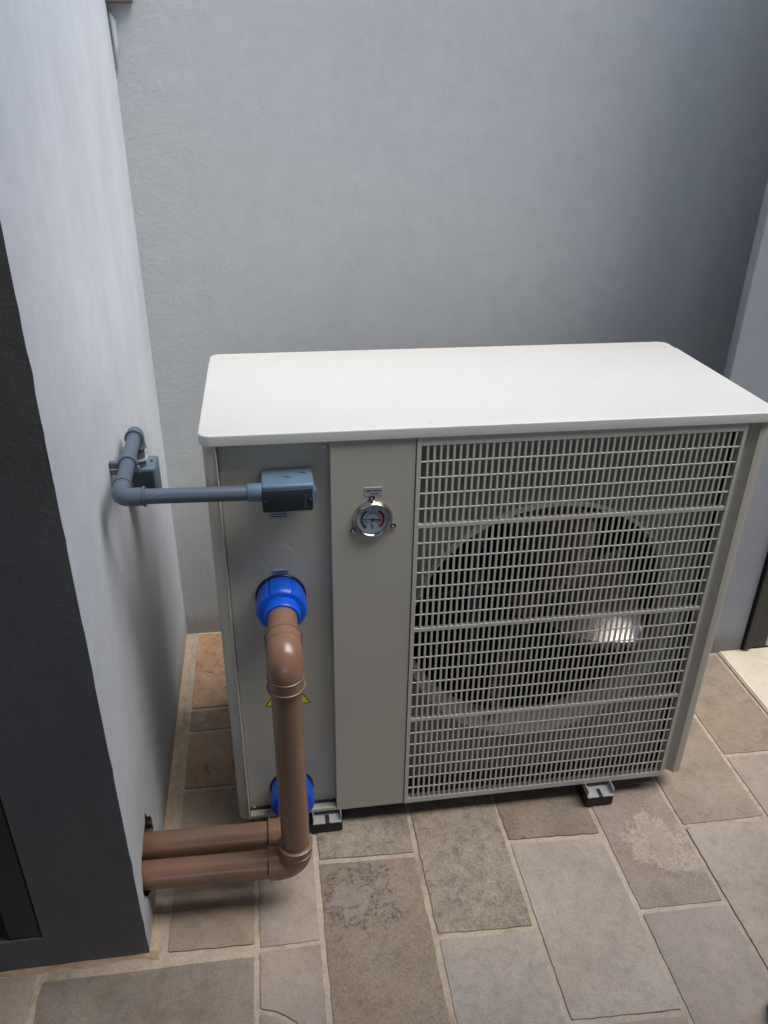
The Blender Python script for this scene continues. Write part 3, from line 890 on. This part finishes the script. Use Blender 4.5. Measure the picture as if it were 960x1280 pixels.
# yellow warning triangle behind the pipe
tcx, tz = 0.110, 0.319
bm = B(); prism(bm, [(tcx - 0.043, tz), (tcx + 0.043, tz), (tcx, tz + 0.072)], 0.0189, 0.0194, axis='y')
s = put('warning_triangle', bm, 'ink', hp, 'yellow triangle warning sticker')
bm = B(); prism(bm, [(tcx - 0.0400, tz + 0.0018), (tcx + 0.0400, tz + 0.0018), (tcx, tz + 0.0690)], 0.0186, 0.0189, axis='y')
put('print', bm, 'yellow', s)
bm = B(); prism(bm, [(tcx + 0.002, tz + 0.046), (tcx - 0.008, tz + 0.024), (tcx - 0.001, tz + 0.026), (tcx - 0.003, tz + 0.008), (tcx + 0.008, tz + 0.030), (tcx + 0.001, tz + 0.028)], 0.0184, 0.0186, axis='y')
put('print', bm, 'ink', s)

# ------------------------------------------------------------------ brown water pipes with blue unions
PX = 0.108
def union(parent, z):
    bm = B()
    seg = 60
    prof = [(0.0330, 0.0185), (0.0405, 0.0180), (0.0415, -0.004), (0.0415, -0.026), (0.0395, -0.0305), (0.0335, -0.0320)]
    rings = []
    for r, y in prof:
        row = []
        for i in range(seg):
            k = r
            if -0.03 < y < 0.0 and r > 0.04: k = r + (0.0016 if (i % 10) > 0 else -0.0022)
            row.append(bm.verts.new((PX + k * math.cos(2 * math.pi * i / seg), y, z + k * math.sin(2 * math.pi * i / seg))))
        rings.append(row)
    for a, b_ in zip(rings, rings[1:]):
        for i in range(seg): bm.faces.new((a[i], a[(i + 1) % seg], b_[(i + 1) % seg], b_[i]))
    bm.faces.new(rings[0][::-1]); bm.faces.new(rings[-1])
    nut = put('union_nut', bm, 'blue', parent, smooth=28)
    bm = B(); tube(bm, [(PX, -0.0318, z), (PX, -0.050, z), (PX, -0.0525, z), (PX, -0.0525, z)], [0.0315, 0.0305, 0.0290, 0.0255], 44)
    put('sleeve', bm, 'blue', nut, smooth=35)
    bm = B(); tube(bm, [(PX, 0.0193, z), (PX, 0.0150, z)], 0.0440, 48)
    put('washer', bm, 'black', nut)
rp, re_ = 0.0250, 0.0288
def collar(a, b_, r0=re_, lip=0.0022):
    """socket from a (bend side) to b_ (mouth): double lip like a solvent-weld elbow"""
    a, b_ = Vector(a), Vector(b_)
    L = (b_ - a)
    P = lambda t: a + L * t
    return [P(t) for t in (0.0, 0.08, 0.10, 0.18, 0.20, 0.84, 0.87, 0.97, 1.0, 1.0)], [r0, r0, r0 + 0.001, r0 + 0.001, r0 + 0.0002, r0 + 0.0002, r0 + lip, r0 + lip, r0 + lip * 0.6, rp]
def elbow(parent, c, d_in, d_out, bend=0.030, sock=0.030):
    """c corner point; d_in / d_out unit directions pointing away from the corner"""
    c, d1, d2 = Vector(c), Vector(d_in), Vector(d_out)
    p1, p2 = c + d1 * bend, c + d2 * bend
    k1, r1 = collar(p1, p1 + d1 * sock)
    k2, r2 = collar(p2, p2 + d2 * sock)
    bend_pts = arc(p1, c, p2, 12)
    pts = k1[::-1] + bend_pts[1:-1] + k2
    rad = r1[::-1] + [re_] * (len(bend_pts) - 2) + r2
    bm = B(); tube(bm, pts, rad, 44, cap=False)
    return put('elbow', bm, 'brown', parent, smooth=50)
wa = root('water_pipe', (PX, -0.16, 0.08), 'brown plastic pipe dropping from the upper blue union and turning into the wall', 'water pipe', 'brown water pipes')
ZU, ZL, YA, YBp = 0.568, 0.104, -0.158, -0.094
union(wa, ZU)
bm = B(); tube(bm, [(PX, -0.03, ZU), (PX, -0.12, ZU)], rp, 40); put('pipe', bm, 'brown', wa, smooth=35)
elbow(wa, (PX, YA, ZU), (0, 1, 0), (0, 0, -1), 0.028, 0.026)
bm = B(); tube(bm, [(PX, YA, ZU - 0.04), (PX + 0.001, YA, ZL + 0.04)], rp, 40); put('pipe', bm, 'brown', wa, smooth=35)
elbow(wa, (PX + 0.001, YA, ZL), (0, 0, 1), (-1, 0, 0), 0.028, 0.022)
bm = B(); tube(bm, [(PX - 0.05, YA, ZL), (XW - 0.10, YA + 0.006, ZL + 0.004)], rp, 40); put('pipe', bm, 'brown', wa, smooth=35)
wb_ = root('water_pipe', (PX, -0.095, 0.08), 'brown plastic pipe from the lower blue union to the wall, behind the upright pipe', 'water pipe', 'brown water pipes')
union(wb_, ZL)
elbow(wb_, (PX, YBp, ZL), (0, 1, 0), (-1, 0, 0), 0.026, 0.022)
bm = B(); tube(bm, [(PX - 0.045, YBp, ZL), (XW - 0.10, YBp + 0.004, ZL + 0.004)], rp, 40); put('pipe', bm, 'brown', wb_, smooth=35)

# ------------------------------------------------------------------ grey conduit and boxes
cd = root('conduit', (-0.12, -0.04, 0.80), 'thin grey plastic conduit elbowed round from the wall to the box on the heat pump', 'conduit')
ZC, YC, XC = 0.7985, -0.036, -0.124
rc = 0.0118
bm = B(); tube(bm, [(0.085, YC, ZC - 0.001), (XC + 0.03, YC, ZC + 0.003)], rc, 28); put('pipe', bm, 'conduit', cd, smooth=35)
bm = B(); tube(bm, [(0.066, YC, ZC), (0.068, YC, ZC), (0.088, YC, ZC)], [0.0132, 0.0144, 0.0144], 28); put('coupling', bm, 'boxgrey', cd, smooth=35)
def small_elbow(c, d1, d2, bend=0.016, sock=0.022, r=0.0140):
    c, d1, d2 = Vector(c), Vector(d1), Vector(d2)
    p1, p2 = c + d1 * bend, c + d2 * bend
    bp = arc(p1, c, p2, 10)
    e1 = [p1 + d1 * sock * t for t in (1.0, 1.0, 0.86, 0.84)]
    e2 = [p2 + d2 * sock * t for t in (0.84, 0.86, 1.0, 1.0)]
    pts = e1 + bp + e2
    rad = [rc, r + 0.0018, r + 0.0018, r] + [r] * len(bp) + [r, r + 0.0018, r + 0.0018, rc]
    bm = B(); tube(bm, pts, rad, 30, cap=False)
    return put('elbow', bm, 'conduit', cd, smooth=45)
yw = 0.205
ZW = 0.812
dirY = Vector((-0.006, yw - YC, ZW - ZC - 0.004)).normalized()
small_elbow((XC, YC, ZC + 0.003), (1, 0, 0), dirY)
pA = Vector((XC, YC, ZC + 0.003)); pB = pA + dirY * (yw - YC)
bm = B(); tube(bm, [pA + dirY * 0.03, pB - dirY * 0.03], rc, 28); put('pipe', bm, 'conduit', cd, smooth=35)
small_elbow(pB, -dirY, (0, 0, -1), 0.014, 0.016)
bm = B(); tube(bm, [pB - Vector((0, 0, 0.02)), pB - Vector((0, 0, 0.075))], 0.0112, 24); put('pipe', bm, 'conduit', cd, smooth=35)
bm = B(); tube(bm, [pB - Vector((0, 0, 0.050)), pB - Vector((0, 0, 0.053))], 0.0150, 24); put('lock_ring', bm, 'zinc', cd, smooth=35)
# saddle clamp round the conduit on the wall
kc = pA + dirY * 0.118
bm = B()
a_, b2 = frame_at(dirY)
ring_o = []
for sgn in (-0.007, 0.007):
    o_r = []
    for r_ in (0.0120, 0.0150):
        o_r.append([bm.verts.new(kc + dirY * sgn + Vector((math.cos(t) * r_, 0, math.sin(t) * r_))) for t in [R(200 - 300 * i / 18) for i in range(19)]])
    ring_o.append(o_r)
for i in range(18):
    bm.faces.new((ring_o[0][1][i], ring_o[0][1][i + 1], ring_o[1][1][i + 1], ring_o[1][1][i]))
    bm.faces.new((ring_o[0][0][i], ring_o[0][0][i + 1], ring_o[1][0][i + 1], ring_o[1][0][i]))
    for s_ in (0, 1): bm.faces.new((ring_o[s_][0][i], ring_o[s_][0][i + 1], ring_o[s_][1][i + 1], ring_o[s_][1][i]))
box(bm, XW + 0.0005, XC - 0.013, kc.y - 0.005, kc.y + 0.005, kc.z - 0.008, kc.z + 0.003, 0.0012)
box(bm, XW + 0.0005, XC + 0.006, kc.y - 0.005, kc.y + 0.005, kc.z - 0.019, kc.z - 0.0135, 0.0015)
box(bm, XC + 0.010, XC + 0.0145, kc.y - 0.006, kc.y + 0.006, kc.z - 0.019, kc.z - 0.007, 0.0012)
put('saddle_clamp', bm, 'conduit', cd, smooth=40)
# box on the heat pump
jb = root('junction_box', (0.127, 0.0, 0.77), 'small grey electrical box with dark cover fixed on the heat pump front', 'junction box', 'electrical boxes on the grey conduit')
bm = B(); box(bm, 0.087, 0.1685, -0.046, 0.0190, 0.7695, 0.8130, 0.004, 3)
jbody = put('body', bm, 'boxgrey', jb, smooth=40)
bm = B(); box(bm, 0.0880, 0.1655, -0.0525, -0.0462, 0.7700, 0.8080, 0.002)
cv = put('cover', bm, 'cover', jb, smooth=40)
for sx, sz in ((0.0925, 0.789), (0.1610, 0.789)):
    bm = B(); tube(bm, [(sx, -0.0524, sz), (sx, -0.0536, sz), (sx, -0.0541, sz)], [0.0026, 0.0026, 0.0016], 14); put('screw', bm, 'frame', cv)
for z in (0.7760, 0.7785, 0.7810, 0.7835, 0.786, 0.7885, 0.7950, 0.7975):
    bm = B(); box(bm, 0.1520, 0.1555, -0.0529, -0.0524, z, z + 0.0011); put('embossed_mark', bm, 'conduit', cv)
bm = B(); box(bm, 0.1686, 0.1715, -0.036, -0.012, 0.782, 0.796, 0.001); put('side_cap', bm, 'boxgrey', jb)
for x, y, a in ((0.128, -0.017, 30), (0.152, -0.004, 25)):
    bm = B(); s0 = len(bm.verts); box(bm, -0.006, 0.006, -0.0012, 0.0012, 0, 0.0004)
    rotate_new(bm, 0, Matrix.Translation((x, y, 0.8130)) @ Matrix.Rotation(R(-a), 4, 'Z')); put('scratch', bm, 'cover', jbody)
# box on the wall
jw = root('junction_box', (XW, 0.24, 0.70), 'small dark grey electrical box on the left wall under the conduit elbow', 'junction box', 'electrical boxes on the grey conduit')
zt_ = pB.z - 0.066
bm = B(); box(bm, XW + 0.0005, XW + 0.054, yw - 0.014, yw + 0.046, zt_ - 0.070, zt_, 0.004, 3); put('body', bm, 'boxgrey', jw, smooth=40)
bm = B(); box(bm, XW + 0.003, XW + 0.051, yw - 0.0205, yw - 0.0142, zt_ - 0.068, zt_ - 0.003, 0.002); put('cover', bm, 'cover', jw, smooth=40)
bm = B(); tube(bm, [(XW + 0.045, yw + 0.018, zt_ - 0.001), (XW + 0.045, yw + 0.018, zt_ + 0.0015)], [0.004, 0.003], 14); put('screw', bm, 'dark', jw)

# ------------------------------------------------------------------ shoe tip entering at the bottom right
SM = Matrix.Translation((0.965, -0.575, 0)) @ Matrix.Rotation(R(38), 4, 'Z')
sh = root('shoe', (0.965, -0.575, 0), 'black shoe whose rounded toe enters at the bottom right corner', 'shoe')
secs = [(0.134, 0.004, 0.022), (0.131, 0.020, 0.034), (0.122, 0.031, 0.042), (0.105, 0.039, 0.048), (0.080, 0.045, 0.053), (0.050, 0.046, 0.060), (0.020, 0.042, 0.070),
        (-0.010, 0.037, 0.080), (-0.050, 0.034, 0.083), (-0.090, 0.034, 0.086), (-0.118, 0.031, 0.088), (-0.132, 0.022, 0.086), (-0.137, 0.006, 0.080)]
bm = B(); rings = []
for y, hw, h in secs:
    row = []
    for k in range(21):
        t = math.pi * k / 20
        row.append(bm.verts.new(SM @ Vector((hw * math.copysign(abs(math.cos(t)) ** 0.7, math.cos(t)), y, 0.014 + (h - 0.014) * math.sin(t) ** 0.75))))
    rings.append(row)
for a, b_ in zip(rings, rings[1:]):
    for k in range(20):
        f = bm.faces.new((a[k], a[k + 1], b_[k + 1], b_[k])); f.smooth = True
bm.faces.new(rings[0]); bm.faces.new(rings[-1][::-1])
up = put('upper', bm, 'rubber', sh, smooth=70)
col_pts = [SM @ Vector((0.026 * math.cos(t), -0.075 + 0.048 * math.sin(t), 0.084 + 0.004 * math.sin(t + 3.14))) for t in [2 * math.pi * k / 28 for k in range(29)]]
bm = B(); tube(bm, col_pts, 0.0055, 10); put('collar', bm, 'black', up, smooth=60)
bm = B()
for k in range(4):
    y = 0.000 + k * 0.015
    tube(bm, [SM @ Vector((x, y, 0.0785 - k * 0.005 - 9 * x * x)) for x in (-0.018, -0.009, 0, 0.009, 0.018)], 0.0022, 8)
put('laces', bm, 'black', up, smooth=60)
bm = B()
sole = []
for k in range(40):
    t = 2 * math.pi * k / 40
    w = 0.047 if math.sin(t) > 0 else 0.037
    p = SM @ Vector((w * math.cos(t) * (1 if math.sin(t) > 0 else 1 + 0.27 * (1 + math.sin(t))), 0.138 * math.sin(t), 0))
    sole.append((p.x, p.y))
prism(bm, sole, 0.001, 0.016, 0.002)
put('sole', bm, 'black', sh, smooth=50)
